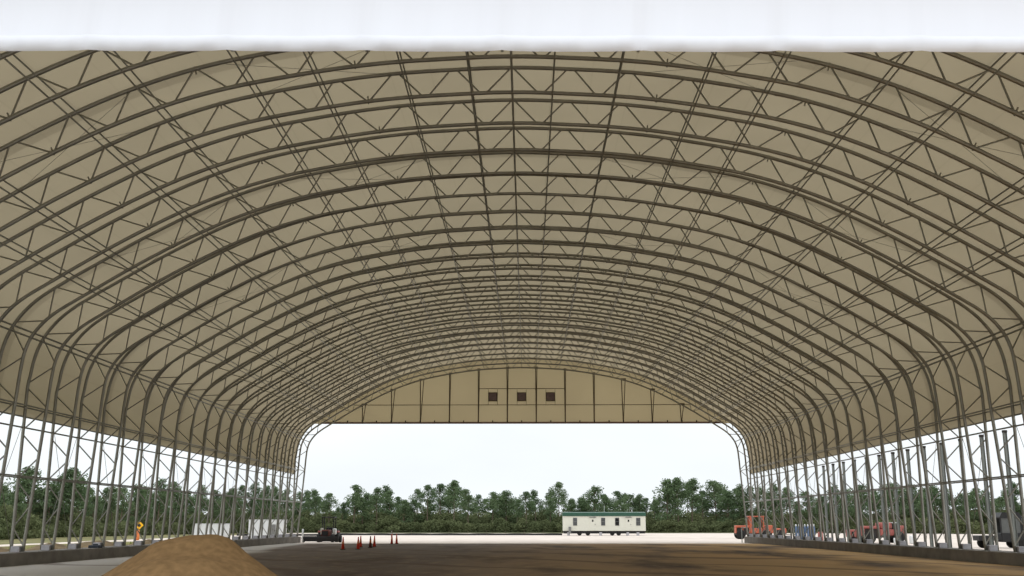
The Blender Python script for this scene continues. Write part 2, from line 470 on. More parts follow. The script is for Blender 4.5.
for k, x in enumerate(gx):
    zt = gable_top(x, inner) + .1
    g = thing('gable_post', '%s from left of the twelve upright posts on the far gable' % ORD[k], 'gable post', (x, yg - .16, ZH), 0, 'upright posts of the far gable')
    w = .10 if 3 <= k <= 8 else .28
    MB().tube([(0, 0, 0), (-w * .3, 0, zt - ZH)], .05, 8).build('post', M['gpost'], g, True)
    MB().tube([(.02, -.02, .1), (w, -.1, zt - ZH)], .04, 8).build('brace', M['gpost'], g, True)
    MB().box(-w * .3 - .08, w + .08, -.15, .05, zt - ZH - .07, zt - ZH + .04).build('top_cleat', M['gpost'], g)
for z, x0, x1, lb in ((13.48, -17, 17, 'long thin girt across the far gable below the three vents'), (15.12, -4.4, 4.4, 'short thin girt across the far gable above the three vents')):
    g = MB().tube([(x0, 0, 0), (x1, 0, 0)], .035, 6).build('gable_girt', M['gpost']); g.location = (0, yg - .07, z)
    tag(g, lb, 'girt')
for k, x in enumerate((-2.91, -.0, 2.91)):
    v = thing('gable_vent', ('leftmost', 'middle', 'rightmost')[k] + ' of three square louvred vents in the far gable', 'vent', (x, yg - .05, 13.86), 0, 'square vents in the far gable')
    f = MB()
    f.box(-.46, -.4, -.08, .08, 0, .88).box(.4, .46, -.08, .08, 0, .88).box(-.46, .46, -.08, .08, 0, .06).box(-.46, .46, -.08, .08, .82, .88)
    f.build('frame', M['gpost'], v)
    lv = MB().box(-.4, .4, .0, .02, .06, .82)
    for j in range(9): lv.add([(-.4, -.05, .08 + j * .082), (.4, -.05, .08 + j * .082), (.4, .0, .14 + j * .082), (-.4, .0, .14 + j * .082)], [(0, 1, 2, 3)])
    lv.build('louvre', M['rust'], v)
    for sx in (-.46, .46): MB().tube([(sx, 0, -.4), (sx, 0, 1.2)], .02, 6).build('jamb_tube', M['gpost'], v)

# ------------------------------------------------------------------ kerb walls, floor, ground
def kerb(name, sgn):
    m = MB(); x0, x1 = (21.78, 23.05)
    if sgn < 0: x0, x1 = -x1, -x0
    m.box(x0, x1, YB - 1, YF + .4, -.05, .55, .03)
    return struct(m.build(name, M['concrete']), 'low concrete kerb wall carrying the truss feet')
kerb('wall_left', -1); kerb('wall_right', 1)

def floor_mat():
    m = bpy.data.materials.new('packed_dirt_floor'); m.use_nodes = True; nt = m.node_tree; L = nt.links; b = nt.nodes['Principled BSDF']
    b.inputs['Roughness'].default_value = .95; b.inputs['Specular IOR Level'].default_value = .15
    tc = nt.nodes.new('ShaderNodeTexCoord'); sp = nt.nodes.new('ShaderNodeSeparateXYZ'); L.new(tc.outputs['Object'], sp.inputs[0])
    def noise(sc, sy=1, det=5):
        mp = nt.nodes.new('ShaderNodeMapping'); mp.inputs['Scale'].default_value = (1, sy, 1); L.new(tc.outputs['Object'], mp.inputs[0])
        n = nt.nodes.new('ShaderNodeTexNoise'); n.inputs['Scale'].default_value = sc; n.inputs['Detail'].default_value = det; L.new(mp.outputs[0], n.inputs['Vector']); return n.outputs['Fac']
    def rng(v, a, b_, c=0, d=1):
        r = nt.nodes.new('ShaderNodeMapRange'); r.inputs[1].default_value = a; r.inputs[2].default_value = b_; r.inputs[3].default_value = c; r.inputs[4].default_value = d; L.new(v, r.inputs[0]); return r.outputs[0]
    def add(a, c, k):
        n = nt.nodes.new('ShaderNodeMath'); n.operation = 'MULTIPLY_ADD'; n.inputs[1].default_value = k; L.new(a, n.inputs[0]); L.new(c, n.inputs[2]); return n.outputs[0]
    def mix(f, a, c):
        n = nt.nodes.new('ShaderNodeMix'); n.data_type = 'RGBA'; L.new(f, n.inputs['Factor'])
        for s, q in (('A', a), ('B', c)):
            if isinstance(q, tuple): n.inputs[s].default_value = srgb(q)
            else: L.new(q, n.inputs[s])
        return n.outputs['Result']
    big = noise(.09, .35)
    x1 = add(big, sp.outputs[0], 14)       # wobbling x
    c = mix(rng(x1, 2, 20), (112, 101, 92), (178, 146, 100))      # greyer left, tan right
    c = mix(rng(noise(.22, .3), .48, .66), c, (84, 70, 60))       # damp dark patches
    c = mix(rng(noise(1.4, .5), .52, .75, 0, .5), c, (160, 140, 112))
    x2 = add(sp.outputs[1], x1, .085)
    c = mix(rng(x2, -3.2, -5.2), c, (182, 178, 172))                # bare concrete apron along the left kerb
    wv = nt.nodes.new('ShaderNodeTexWave'); wv.inputs['Scale'].default_value = .05; wv.inputs['Distortion'].default_value = 6; wv.inputs['Detail'].default_value = 2; wv.bands_direction = 'DIAGONAL'
    L.new(tc.outputs['Object'], wv.inputs[0])
    c = mix(rng(wv.outputs['Fac'], .93, 1, 0, .6), c, (84, 68, 56))  # tyre tracks
    L.new(c, b.inputs['Base Color'])
    bp = nt.nodes.new('ShaderNodeBump'); bp.inputs['Strength'].default_value = .25; L.new(noise(3), bp.inputs['Height']); L.new(bp.outputs[0], b.inputs['Normal'])
    return m
fl = MB().box(-21.8, 21.8, YB - 14, YF - 6.2, -.06, 0).build('floor', floor_mat()); struct(fl, 'packed brown dirt floor of the hall')

def ground_mat():
    m = bpy.data.materials.new('gravel_yard'); m.use_nodes = True; nt = m.node_tree; L = nt.links; b = nt.nodes['Principled BSDF']
    b.inputs['Roughness'].default_value = 1; b.inputs['Specular IOR Level'].default_value = .1
    tc = nt.nodes.new('ShaderNodeTexCoord'); sp = nt.nodes.new('ShaderNodeSeparateXYZ'); L.new(tc.outputs['Object'], sp.inputs[0])
    def noise(sc, det=5):
        n = nt.nodes.new('ShaderNodeTexNoise'); n.inputs['Scale'].default_value = sc; n.inputs['Detail'].default_value = det; L.new(tc.outputs['Object'], n.inputs['Vector']); return n.outputs['Fac']
    def rng(v, a, b_, c=0, d=1):
        r = nt.nodes.new('ShaderNodeMapRange'); r.inputs[1].default_value = a; r.inputs[2].default_value = b_; r.inputs[3].default_value = c; r.inputs[4].default_value = d; L.new(v, r.inputs[0]); return r.outputs[0]
    def mth(op, a, c):
        n = nt.nodes.new('ShaderNodeMath'); n.operation = op
        for s, q in ((0, a), (1, c)):
            if isinstance(q, (int, float)): n.inputs[s].default_value = q
            else: L.new(q, n.inputs[s])
        return n.outputs[0]
    def mix(f, a, c):
        n = nt.nodes.new('ShaderNodeMix'); n.data_type = 'RGBA'; L.new(f, n.inputs['Factor'])
        for s, q in (('A', a), ('B', c)):
            if isinstance(q, tuple): n.inputs[s].default_value = srgb(q)
            else: L.new(q, n.inputs[s])
        return n.outputs['Result']
    X = mth('ADD', sp.outputs[0], mth('MULTIPLY', mth('SUBTRACT', noise(.15), .5), 2.5)); Y = mth('ADD', sp.outputs[1], mth('MULTIPLY', mth('SUBTRACT', noise(.06), .5), 12))
    gravel = mix(rng(noise(.5), .3, .7), (196, 184, 172), (216, 205, 194))
    gravel = mix(rng(noise(.04, 3), .55, .7, 0, .35), gravel, (160, 150, 138))
    grass = mix(rng(noise(.3), .35, .65), (98, 100, 66), (132, 124, 88))
    dirt = mix(rng(noise(.4), .35, .65), (104, 88, 64), (120, 122, 66))
    c = gravel
    left = mth('MULTIPLY', rng(X, -23, -25), rng(Y, 112, 104)); c = mix(left, c, dirt)
    c = mix(mth('MULTIPLY', rng(X, -34, -36), rng(Y, 118, 110)), c, dirt); road = mth('MULTIPLY', rng(X, -42.6, -43.2), rng(X, -46.6, -46)); c = mix(road, c, gravel)
    c = mix(rng(X, -46, -46.6), c, grass)
    c = mix(rng(Y, 205, 215), c, (84, 88, 58))
    c = mix(rng(X, 82, 88), c, grass)
    L.new(c, b.inputs['Base Color'])
    return m
g = MB()
gv = []; 
for ix in range(41):
    for iy in range(41):
        gv.append((-400 + ix * 20, -60 + iy * 20, -.045))
gf = [(ix * 41 + iy, (ix + 1) * 41 + iy, (ix + 1) * 41 + iy + 1, ix * 41 + iy + 1) for ix in range(40) for iy in range(40)]
g.add(gv, gf); go = g.build('ground', ground_mat()); struct(go, 'pale gravel yard and verge outside the hall')

# ------------------------------------------------------------------ sand pile
def sand_mat():
    m = mat('brown_sand', (128, 102, 70), 1, 0, .16, 6, .5, .1)
    return m
def make_pile():
    rnd = random.Random(11); n = 120; R = 4.9
    from mathutils import noise as N
    vs = []; fs = []
    for i in range(n + 1):
        for j in range(n + 1):
            x = -R + 2 * R * i / n; y = -R + 2 * R * j / n
            def hump(cx, cy, h, r, sx=1.0):
                d = math.hypot((x - cx) / sx, y - cy); t = max(0, 1 - d / r)
                D = [(0, 0), (.45, .03), (.85, .12), (1.12, .33), (1.45, .56), (1.9, .86), (6, 3.5)]
                for (a, p), (b, q) in zip(D, D[1:]):
                    if d <= b: return max(0, h - (p + (q - p) * (d - a) / (b - a)) * r)
                return 0
            z = max(hump(0, 0, 1.57, 1.02), hump(.22, -1.2, 1.14, 1.1, 1.0), hump(.7, -.5, 1.12, 1.0))
            z += (.07 * N.noise((x * .9, y * .9, 0)) + .035 * N.noise((x * 3, y * 3, 2)) + .014 * N.noise((x * 11, y * 11, 2))) * min(1, z * 3)
            vs.append((x, y, z - .02 if z > .001 else -.02))
    Z = [v[2] for v in vs]; m1 = n + 1
    for _ in range(4):
        Z = [(Z[q] * 2 + Z[q - 1] + Z[q + 1] + Z[q - m1] + Z[q + m1]) / 6 if 0 < q // m1 < n and 0 < q % m1 < n else Z[q] for q in range(len(Z))]
    vs = [(v[0], v[1], w_) for v, w_ in zip(vs, Z)]
    for i in range(n):
        for j in range(n):
            q = (i * (n + 1) + j, (i + 1) * (n + 1) + j, (i + 1) * (n + 1) + j + 1, i * (n + 1) + j + 1)
            if any(vs[k][2] > -.015 for k in q): fs.append(q)
    o = MB().add(vs, fs).build('sand_pile', sand_mat(), None, True)
    for p in o.data.polygons: p.use_smooth = True
    o.location = (-7.12, 24.6, 0)
    return tag(o, 'big heap of brown sand on the hall floor near the left front', 'sand pile')
make_pile()

def px(x, Y): return (x - 527) / 1078 * Y + .5      # world x at depth Y for things placed along the survey of the photo

# ------------------------------------------------------------------ cones
def make_cone(m, name='traffic_cone'):
    root = thing(name, 'x', 'traffic cone', (0, 0, 0), 0, 'traffic cones near the far left corner')
    MB().box(-.17, .17, -.17, .17, 0, .04, .01).build('base', M['rubber'], root)
    MB().lathe([(.12, .04), (.04, .82), (.035, .86), (.02, .87)], n=14).build('body', m, root, True)
    MB().lathe([(.088, .38), (.07, .56)], n=14).build('reflective_collar', M['signorange'], root, True)
    return root
for x, Y, m, lb in ((343, 76, 'cone', 'orange cone standing alone closest to the small tractor'), (358.2, 77, 'cone', 'front orange cone of the second cluster from the tractor'),
                    (360.6, 84, 'cone', 'slim orange cone just behind the front one of the second cluster'), (370.4, 82, 'cone2', 'dark cone left of the third pair'),
                    (374.4, 85, 'cone', 'orange cone just to the right of the dark cone'), (391.8, 97, 'cone', 'orange cone beside the white marker stake'),
                    (396.6, 98, 'cone', 'orange cone furthest from the tractor, at the sunlit edge of the floor')):
    c = make_cone(M[m]); c.location = (px(x, Y), Y, 0); c['label'] = lb
st = MB().box(-.03, .03, -.03, .03, 0, 1.15, .006).build('marker_stake', M['white']); st.location = (px(391.2, 98.6), 98.6, 0)
tag(st, 'thin white marker stake between the last cones', 'stake')
st = MB().lathe([(.09, 0), (.09, 1.25), (.05, 1.3)], n=12).build('marker_post', M['white'], None, True); st.location = (px(301.5, 106.9), 107.2, -.045)
tag(st, 'short white marker post at the foot of the far left truss', 'post')
hp_ = thing('pipe_guard', 'thin pale pipe guard hoop at the end of the right kerb wall', 'guard hoop', (px(741, 107.4), 107.4, -.045))
MB().tube([(0, 0, 0), (0, 0, 1.45)], .045, 8).build('upright', M['post'], hp_, True)
MB().tube([(.55, 0, 0), (.55, 0, 1.45)], .045, 8).build('upright', M['post'], hp_, True)
MB().tube([(-.04, 0, 1.43), (.59, 0, 1.43)], .045, 8).build('rail', M['post'], hp_, True)

# ------------------------------------------------------------------ vehicles
def wheel(parent, x, y, r, w, rim='greypaint', name='wheel'):
    """axle along local y"""
    o = MB().lathe([(r * .6, -w / 2), (r * .93, -w / 2), (r, -w * .36), (r, w * .36), (r * .93, w / 2), (r * .6, w / 2)], n=24).build(name, M['rubber'], parent, True)
    o.rotation_euler = (PI / 2, 0, 0); o.location = (x, y, r)
    MB().lathe([(r * .58, -w * .42), (r * .6, -w * .3), (r * .6, w * .3), (r * .58, w * .42)], n=20).build('rim', M[rim], o, True)
    return o
# small open tractor facing the camera, dark blade in front
t = thing('compact_tractor', 'small open-cab tractor with black canopy posts beyond the far left corner', 'tractor', (px(324.5, 108), 109.5, -.045), 0)
MB().box(-.38, .38, -1.5, .2, .55, 1.22, .08).build('hood', M['cone2'], t, True)
MB().box(-.3, .3, -1.54, -1.49, .65, 1.1, .01).build('grille', M['black'], t)
MB().box(-.32, .32, .25, .85, .75, .95, .04).box(-.32, .32, .78, .92, .9, 1.45, .04).build('seat', M['black'], t)
c = MB()
for sx in (-.58, .58):
    for sy in (.0, 1.1): c.box(sx - .045, sx + .045, sy - .045, sy + .045, .6, 2.45)
c.box(-.66, .66, -.1, 1.2, 2.42, 2.52, .03); c.build('canopy', M['black'], t)
MB().box(-1.05, -.6, .1, 1.2, .95, 1.12, .04).box(.6, 1.05, .1, 1.2, .95, 1.12, .04).box(-.62, .62, -.1, 1.2, .5, .7, .03).build('fender', M['red'], t)
MB().box(-.56, -.4, -.9, -.1, .75, 1.4, .04).build('side_tank', M['offwhite'], t)
MB().box(.62, .95, -.75, -.2, .75, 1.35, .08).build('side_panel', M['white'], t)
MB().tube([(0, .0, 1.2), (0, .35, 1.55)], .025, 8).tube([(-.18, .35, 1.55), (.18, .35, 1.55)], .02, 8).build('steering_column', M['black'], t)
for x in (-.83, .83):
    w = wheel(t, x, .75, .62, .42); w.rotation_euler = (PI / 2, 0, PI / 2)
    w = wheel(t, x * .85, -1.05, .4, .3); w.rotation_euler = (PI / 2, 0, PI / 2)
bl = thing('grader_blade', 'long black blade bar lying in front of the small tractor', 'blade bar', (px(318, 106), 107.2, -.045))
MB().prism([(0, .12), (.12, .1), (.05, .42), (.1, .6), (0, .62), (-.08, .45)], -1.9, 1.75, 'x').build('blade', M['black'], bl)
MB().box(-.9, -.7, .05, 1.0, .4, .6).box(.5, .7, .05, 1.0, .4, .6).build('push_arm', M['darksteel'], bl)
w = wheel(bl, 1.95, .1, .36, .24)
w.rotation_euler = (PI / 2, 0, PI / 2)
w = wheel(bl, -1.75, .3, .3, .2); w.rotation_euler = (PI / 2, 0, PI / 2)

# orange machine with open cab, side on
def loader(name, label, cat, loc, rz, m, cab=True):
    t = thing(name, label, cat, loc, rz)
    MB().box(-2.3, -.55, -.55, .55, 1.35, 1.62, .06).build('hood', m, t, True)
    MB().box(-2.2, -.6, -.42, .42, .7, 1.34, .04).build('engine', M['darksteel'], t)
    e = MB()
    for x in (-2.26, -1.45, -.66): e.box(x - .05, x + .05, -.54, .54, .7, 1.36)
    e.build('hood_frame', m, t)
    MB().box(-2.3, 2.1, -.4, .4, .5, .75, .05).build('chassis', M['darksteel'], t)
    MB().box(-.6, .9, -.6, .6, .7, 1.3, .06).build('cab_base', m, t)
    MB().box(1.25, 2.15, -.6, .6, .7, 1.65, .08).box(.95, 1.3, -.55, .55, .72, 1.15, .04).build('counterweight', m, t)
    if cab:
        c = MB()
        for x in (-.55, 1.05):
            for y in (-.55, .55): c.box(x - .06, x + .06, y - .06, y + .06, 1.25, 2.66)
        c.box(-.5, -.18, -.58, -.5, 1.25, 2.6); c.box(-.5, -.18, .5, .58, 1.25, 2.6)
        c.box(-.7, 1.2, -.66, .66, 2.62, 2.74, .03); c.build('cab_frame', m, t)
        MB().box(.3, .85, -.26, .26, 1.28, 1.45, .04).box(.75, .9, -.26, .26, 1.4, 2.0, .04).build('seat', M['black'], t)
        MB().tube([(-.2, 0, 1.3), (.05, 0, 1.85)], .03, 8).build('steering_column', M['black'], t)
    MB().tube([(-1.2, .2, 1.6), (-1.2, .2, 2.0)], .04, 8).build('exhaust', M['darksteel'], t)
    for x, r in ((-1.75, .55), (1.3, .55)):
        for y in (-.72, .72): wheel(t, x, y, r, .34, 'red')
    return t
loader('wheeled_loader', 'bright orange wheeled loader with open cab beyond the far right truss', 'loader', (px(753.5, 131), 131, -.045), 0, M['orange'])
ld = loader('tractor', 'faded red tractor parked beyond the right kerb wall', 'tractor', (px(881, 106), 106, -.045), .2, M['red'], False)
MB().box(-.5, .75, -.58, .58, 1.3, 1.95, .15).build('cab', M['red'], ld, True)
MB().box(.8, 1.25, -.5, .5, 1.3, 1.9, .04).build('rear_window', M['darkglass'], ld)
MB().box(.75, 1.35, -.55, .55, 1.88, 1.96, .02).build('visor', M['white'], ld)

def compressor(name, label, loc, rz, m):
    t = thing(name, label, 'compressor', loc, rz)
    MB().box(-.75, .75, -.5, .5, .5, 1.25, .1).build('housing', m, t, True)
    MB().box(-.5, .5, -.52, -.48, .65, 1.05, .01).build('grille', M['black'], t)
    MB().tube([(.7, 0, .5), (1.5, 0, .42)], .04, 8).build('tow_bar', M['darksteel'], t, True)
    for y in (-.55, .55): wheel(t, -.1, y, .36, .2)
    return t
compressor('air_compressor', 'small orange towable compressor between the orange loader and the blue cylinders', (px(779, 138), 138, -.045), 0, M['orange'])
compressor('air_compressor', 'dull red towable compressor next to the faded red tractor', (px(853, 110), 110, -.045), .1, M['red'])
compressor('air_compressor', 'rusty red towable compressor closest to the hood of the red tractor', (px(864, 107), 108, -.045), -.2, M['red'])

# blue gas cylinders
for k in range(7):
    x = 795.2 + k * 2.95; Y = 112 + (k % 2) * .3
    t = thing('gas_cylinder', 'tall blue gas cylinder with white cap, %s from left in its row' % ORD[k], 'gas cylinder', (px(x, Y), Y, -.045), 0, 'blue gas cylinders behind the right kerb wall')
    MB().lathe([(.12, 0), (.125, .03), (.125, 1.42), (.1, 1.52), (.05, 1.58)], n=18).build('bottle', M['blue'], t, True)
    MB().lathe([(.05, 1.56), (.075, 1.6), (.075, 1.72), (.05, 1.76), (.02, 1.77)], n=14).build('cap', M['white'], t, True)
t = thing('traffic_barrel', 'red drum with white foot to the right of the blue cylinders', 'traffic drum', (px(819, 113), 113, -.045))
MB().lathe([(.3, .05), (.28, .5), (.27, .52), (.25, .95), (.2, 1.0)], n=20).build('drum', M['red'], t, True)
MB().lathe([(.38, 0), (.38, .06), (.3, .1)], n=20).build('foot', M['white'], t, True)
for x, Y, w, h, lb in ((910, 101, .5, .75, 'white plastic tank standing just beyond the red tractor rear'), (893, 100, .3, .55, 'small white sack leaning at the red tractor wheel')):
    o = MB().box(-w / 2, w / 2, -w / 2, w / 2, 0, h, .08).build('plastic_tank' if w > .4 else 'white_sack', M['white'], None, True); o.location = (px(x, Y), Y, -.045)
    tag(o, lb, 'tank' if w > .4 else 'sack')

# dark utility vehicle on the right
t = thing('utility_vehicle', 'black-roofed utility vehicle parked behind the right wall frames', 'utility vehicle', (px(1001, 84), 84, -.045), 0)
MB().box(-2.2, -.4, -.65, .65, .55, .95, .05).build('cargo_bed', M['black'], t)
MB().box(-.5, 1.1, -.68, .68, .45, 1.15, .06).build('body', M['black'], t)
MB().prism([(-.55, 2.35), (-.35, 2.68), (.95, 2.68), (1.15, 2.35), (1.15, 2.25), (-.55, 2.25)], -.75, .75).build('roof', M['black'], t)
c = MB()
for x in (-.48, 1.05):
    for y in (-.66, .66): c.box(x - .04, x + .04, y - .04, y + .04, 1.1, 2.3)
c.build('roof_posts', M['black'], t)
MB().box(-.44, 1.0, -.67, -.64, 1.15, 2.26).box(-.44, 1.0, .64, .67, 1.15, 2.26).build('side_window', mat('smoked_plastic', (84, 86, 84), .3, 0, .1), t)
MB().box(.1, .5, -.5, .5, 1.0, 1.6, .05).build('seat', M['darksteel'], t)
for x in (-1.5, .75):
    for y in (-.6, .6): wheel(t, x, y, .38, .28)
t = thing('generator', 'grey and black generator cabinet at the right picture edge', 'generator', (px(1034, 84), 84, -.045), 0)
MB().box(-1.1, 1.1, -.6, .6, 0, 1.75, .05).build('cabinet', M['black'], t)
MB().box(-1.15, 1.15, -.65, .65, 1.75, 2.4, .05).build('top_housing', M['greypaint'], t)
MB().box(-1.0, -.1, -.63, -.59, .3, 1.55, .01).build('door', M['darksteel'], t)

# ------------------------------------------------------------------ free-standing steel columns right of the hall
post0 = None
for k in range(14):
    Y = 55.7 + k * SP
    if post0 is None:
        t = thing('steel_column', 'x', 'steel column', (0, 0, 0), 0, 'free-standing steel columns right of the hall'); post0 = t
        MB().box(-.09, -.075, -.09, .09, 0, 6.75).box(.075, .09, -.09, .09, 0, 6.75).box(-.075, .075, -.01, .01, 0, 6.75).build('shaft', M['post'], t)
        MB().box(-.11, .11, -.11, .11, 6.75, 6.88, .01).build('cap_plate', M['darksteel'], t)
        MB().box(-.22, .22, -.22, .22, 0, .03).build('base_plate', M['post'], t)
        index_kids()
    else: t = copy_tree(post0)
    t.location = (26.9, Y, -.045); t['label'] = 'free-standing grey steel column outside the right wall, %s from its near end' % ORD[k]

# ------------------------------------------------------------------ site office trailer
Yt = 168
t = thing('office_trailer', 'long off-white site office trailer with green roof edge', 'office trailer', (px(604.5, Yt), Yt, -.045))
W = 6.42
MB().box(-W, W, 0, 3.2, .72, 3.0, .03).build('body', M['offwhite'], t)
MB().prism([(-.12, 2.98), (-.12, 3.5), (1.6, 3.62), (3.32, 3.5), (3.32, 2.98)], -W - .06, W + .06, 'x').build('roof', M['green'], t)
MB().box(-W + .1, W - .1, .2, 3.0, .32, .72).build('chassis', M['black'], t)  # dark chassis, made deeper so its black also stands for underside shade
def t_x(p): return (p - 604.5) / 1078 * Yt
for a, b, mm in ((573.3, 577.0, 'glass'), (601.4, 605.0, 'glass'), (615.4, 619.0, 'darkglass'), (636.4, 640.2, 'glass')):
    x0, x1 = t_x(a), t_x(b)
    w = MB().box(x0 - .04, x1 + .04, -.05, .02, 1.52, 2.72).build('window', M['greypaint'], t)
    MB().box(x0, x1, -.07, -.04, 1.58, 2.1).box(x0, x1, -.07, -.04, 2.15, 2.66).build('pane', M[mm], w)
for a, b in ((589.8, 595.8), (625.5, 631.5)):
    x0, x1 = t_x(a), t_x(b)
    d = MB().box(x0, x1, -.05, .02, .76, 2.72, .01).build('door', M['offwhite'], t)
    xm = (x0 + x1) / 2
    MB().box(xm - .12, xm + .12, -.07, -.04, 2.1, 2.42).build('door_window', M['darkglass'], d)
    MB().box(x1 - .14, x1 - .06, -.1, -.04, 1.62, 1.72).build('handle', M['darksteel'], d)
    MB().box(x0 - .05, x1 + .05, -.2, 0, 2.76, 2.82).build('rain_hood', M['greypaint'], d)
for x in (-3.9, -2.6, 1.2, 2.2):
    for y in (.25,): wheel(t, x, y, .36, .24)
for x in (-5.6, -.6, 3.6, 5.2):
    MB().box(x - .2, x + .2, .05, .45, 0, .52).build('support_block', M['plinth'], t)
MB().box(t_x(568.5), t_x(571), -.4, -.05, .35, 1.35, .03).build('utility_box', M['greypaint'], t)
MB().tube([(W - 6.3, 1.6, 3.55), (W - 6.3, 1.6, 4.6)], .03, 6).build('vent_pipe', M['white'], t)

# ------------------------------------------------------------------ white storage cabins left
def cabin(label, loc, w, d, h, rz):
    t = thing('storage_cabin', label, 'storage cabin', loc, rz)
    m = MB().box(-w / 2, w / 2, 0, d, .25, h, .03)
    m.build('body', M['white'], t)
    MB().box(-w / 2 - .03, w / 2 + .03, -.03, d + .03, h, h + .06, .01).build('roof_cap', M['white'], t)
    MB().box(-w / 2, w / 2, .05, d - .05, .0, .25).build('skid', M['greypaint'], t)
    return t
cabin('low white storage cabin left of the other, half hidden by the sand pile', (px(205.3, 112), 112, -.045), 3.0, 2.4, 1.78, -.12)
c = cabin('taller white storage cabin with dark door, close to the far left trusses', (px(262.8, 115), 115, -.045), 3.45, 2.4, 2.2, -.1)
MB().box(.75, 1.3, -.03, .0, .5, 1.75, .01).build('door', M['greypaint'], c)
MB().box(1.2, 1.26, -.06, -.02, 1.05, 1.15).build('handle', M['black'], c)

# yellow warning sign on a drum
t = thing('warning_sign', 'yellow diamond warning sign standing beyond the left kerb wall', 'road sign', (px(136.8, 122), 122, -.045))
s = .5
MB().prism([(0, 1.15 + .0), (s, 1.65), (0, 2.15), (-s, 1.65)], -.02, .0).build('panel', M['yellow'], t)
MB().prism([(-.2, 1.55), (0, 1.45), (.2, 1.55), (.2, 1.68), (.0, 1.86), (-.2, 1.68)], -.028, -.021).build('black_symbol', M['black'], t)
MB().tube([(0, .03, 0), (0, .03, 1.9)], .035, 8).build('post', M['darksteel'], t, True)
MB().lathe([(.24, .0), (.22, .55), (.2, 1.05), (.15, 1.12)], (0, -.35, 0), 18).build('drum', M['signorange'], t, True)

# earth mounds and small objects beyond the left kerb
def mound(label, loc, rx, ry, h, seed):
    from mathutils import noise as N
    n = 28; vs = []; fs = []
    for i in range(n + 1):
        for j in range(n + 1):
            x = -1 + 2 * i / n; y = -1 + 2 * j / n; d = math.hypot(x, y)
            z = h * max(0, 1 - d ** 1.6) * (1 + .35 * N.noise((x * 2.5 + seed, y * 2.5, seed)))
            vs.append((x * rx, y * ry, z - .03))
    for i in range(n):
        for j in range(n):
            q = (i * (n + 1) + j, (i + 1) * (n + 1) + j, (i + 1) * (n + 1) + j + 1, i * (n + 1) + j + 1)
            if any(vs[k][2] > -.025 for k in q): fs.append(q)
    o = MB().add(vs, fs).build('dirt_mound', M['mound'], None, True); o.location = loc
    tag(o, label, 'dirt mound', 'dirt mounds beyond the left kerb')
mound('low brown dirt mound behind the left kerb, nearest the picture edge', (-26.6, 55, -.045), 1.6, 1.8, .75, 1)
mound('wide brown dirt mound behind the left kerb, second from the near end', (-27.4, 63, -.045), 2.4, 2.2, .7, 2)
mound('grassy dirt mound behind the left kerb, third from the near end', (-28.4, 72, -.045), 2.8, 2.4, .75, 3)
mound('small dirt mound behind the left kerb in front of the warning sign', (-27.6, 79, -.045), 1.8, 2, .7, 4)
t = MB().box(-.3, .3, -.22, .22, 0, .14, .03).box(-.12, .12, -.05, .05, .14, .2, .01).build('tool_box', mat('dark_blue', (38, 46, 58), .6)); t.location = (-22.2, 56.55, .55)
tag(t, 'small dark blue tool box left on the left kerb wall', 'tool box')

# silt fence at the edge of the woods
def silt(x0, x1, Y, lb):
    t = thing('silt_fence', lb, 'silt fence', (x0, Y, -.045))
    n = int((x1 - x0) / 1.5); vs = []; fs = []
    for i in range(n + 1):
        x = (x1 - x0) * i / n; hh = .3 + .03 * math.sin(i * 1.7)
        vs += [(x, .05 * math.sin(i), 0), (x, .05 * math.sin(i), hh), (x, .03 + .05 * math.sin(i), hh), (x, .03 + .05 * math.sin(i), 0)]
    for i in range(n):
        a = i * 4; b = a + 4
        fs += [(a, b, b + 1, a + 1), (a + 1, b + 1, b + 2, a + 2), (a + 2, b + 2, b + 3, a + 3)]
    MB().add(vs, fs).build('fabric', M['black'], t)
    m = 0
    for i in range(0, n + 1, 2):
        if m > 60: break
        MB().box(-.02, .02, -.02, .02, 0, .75).build('stake', M['bark'], t).location = ((x1 - x0) * i / n, -.08, 0); m += 1
silt(px(336, 173), px(562, 173), 173, 'long low black silt fence left of the office trailer')
silt(px(236, 165), px(334, 165), 165, 'low black silt fence behind the small tractor')

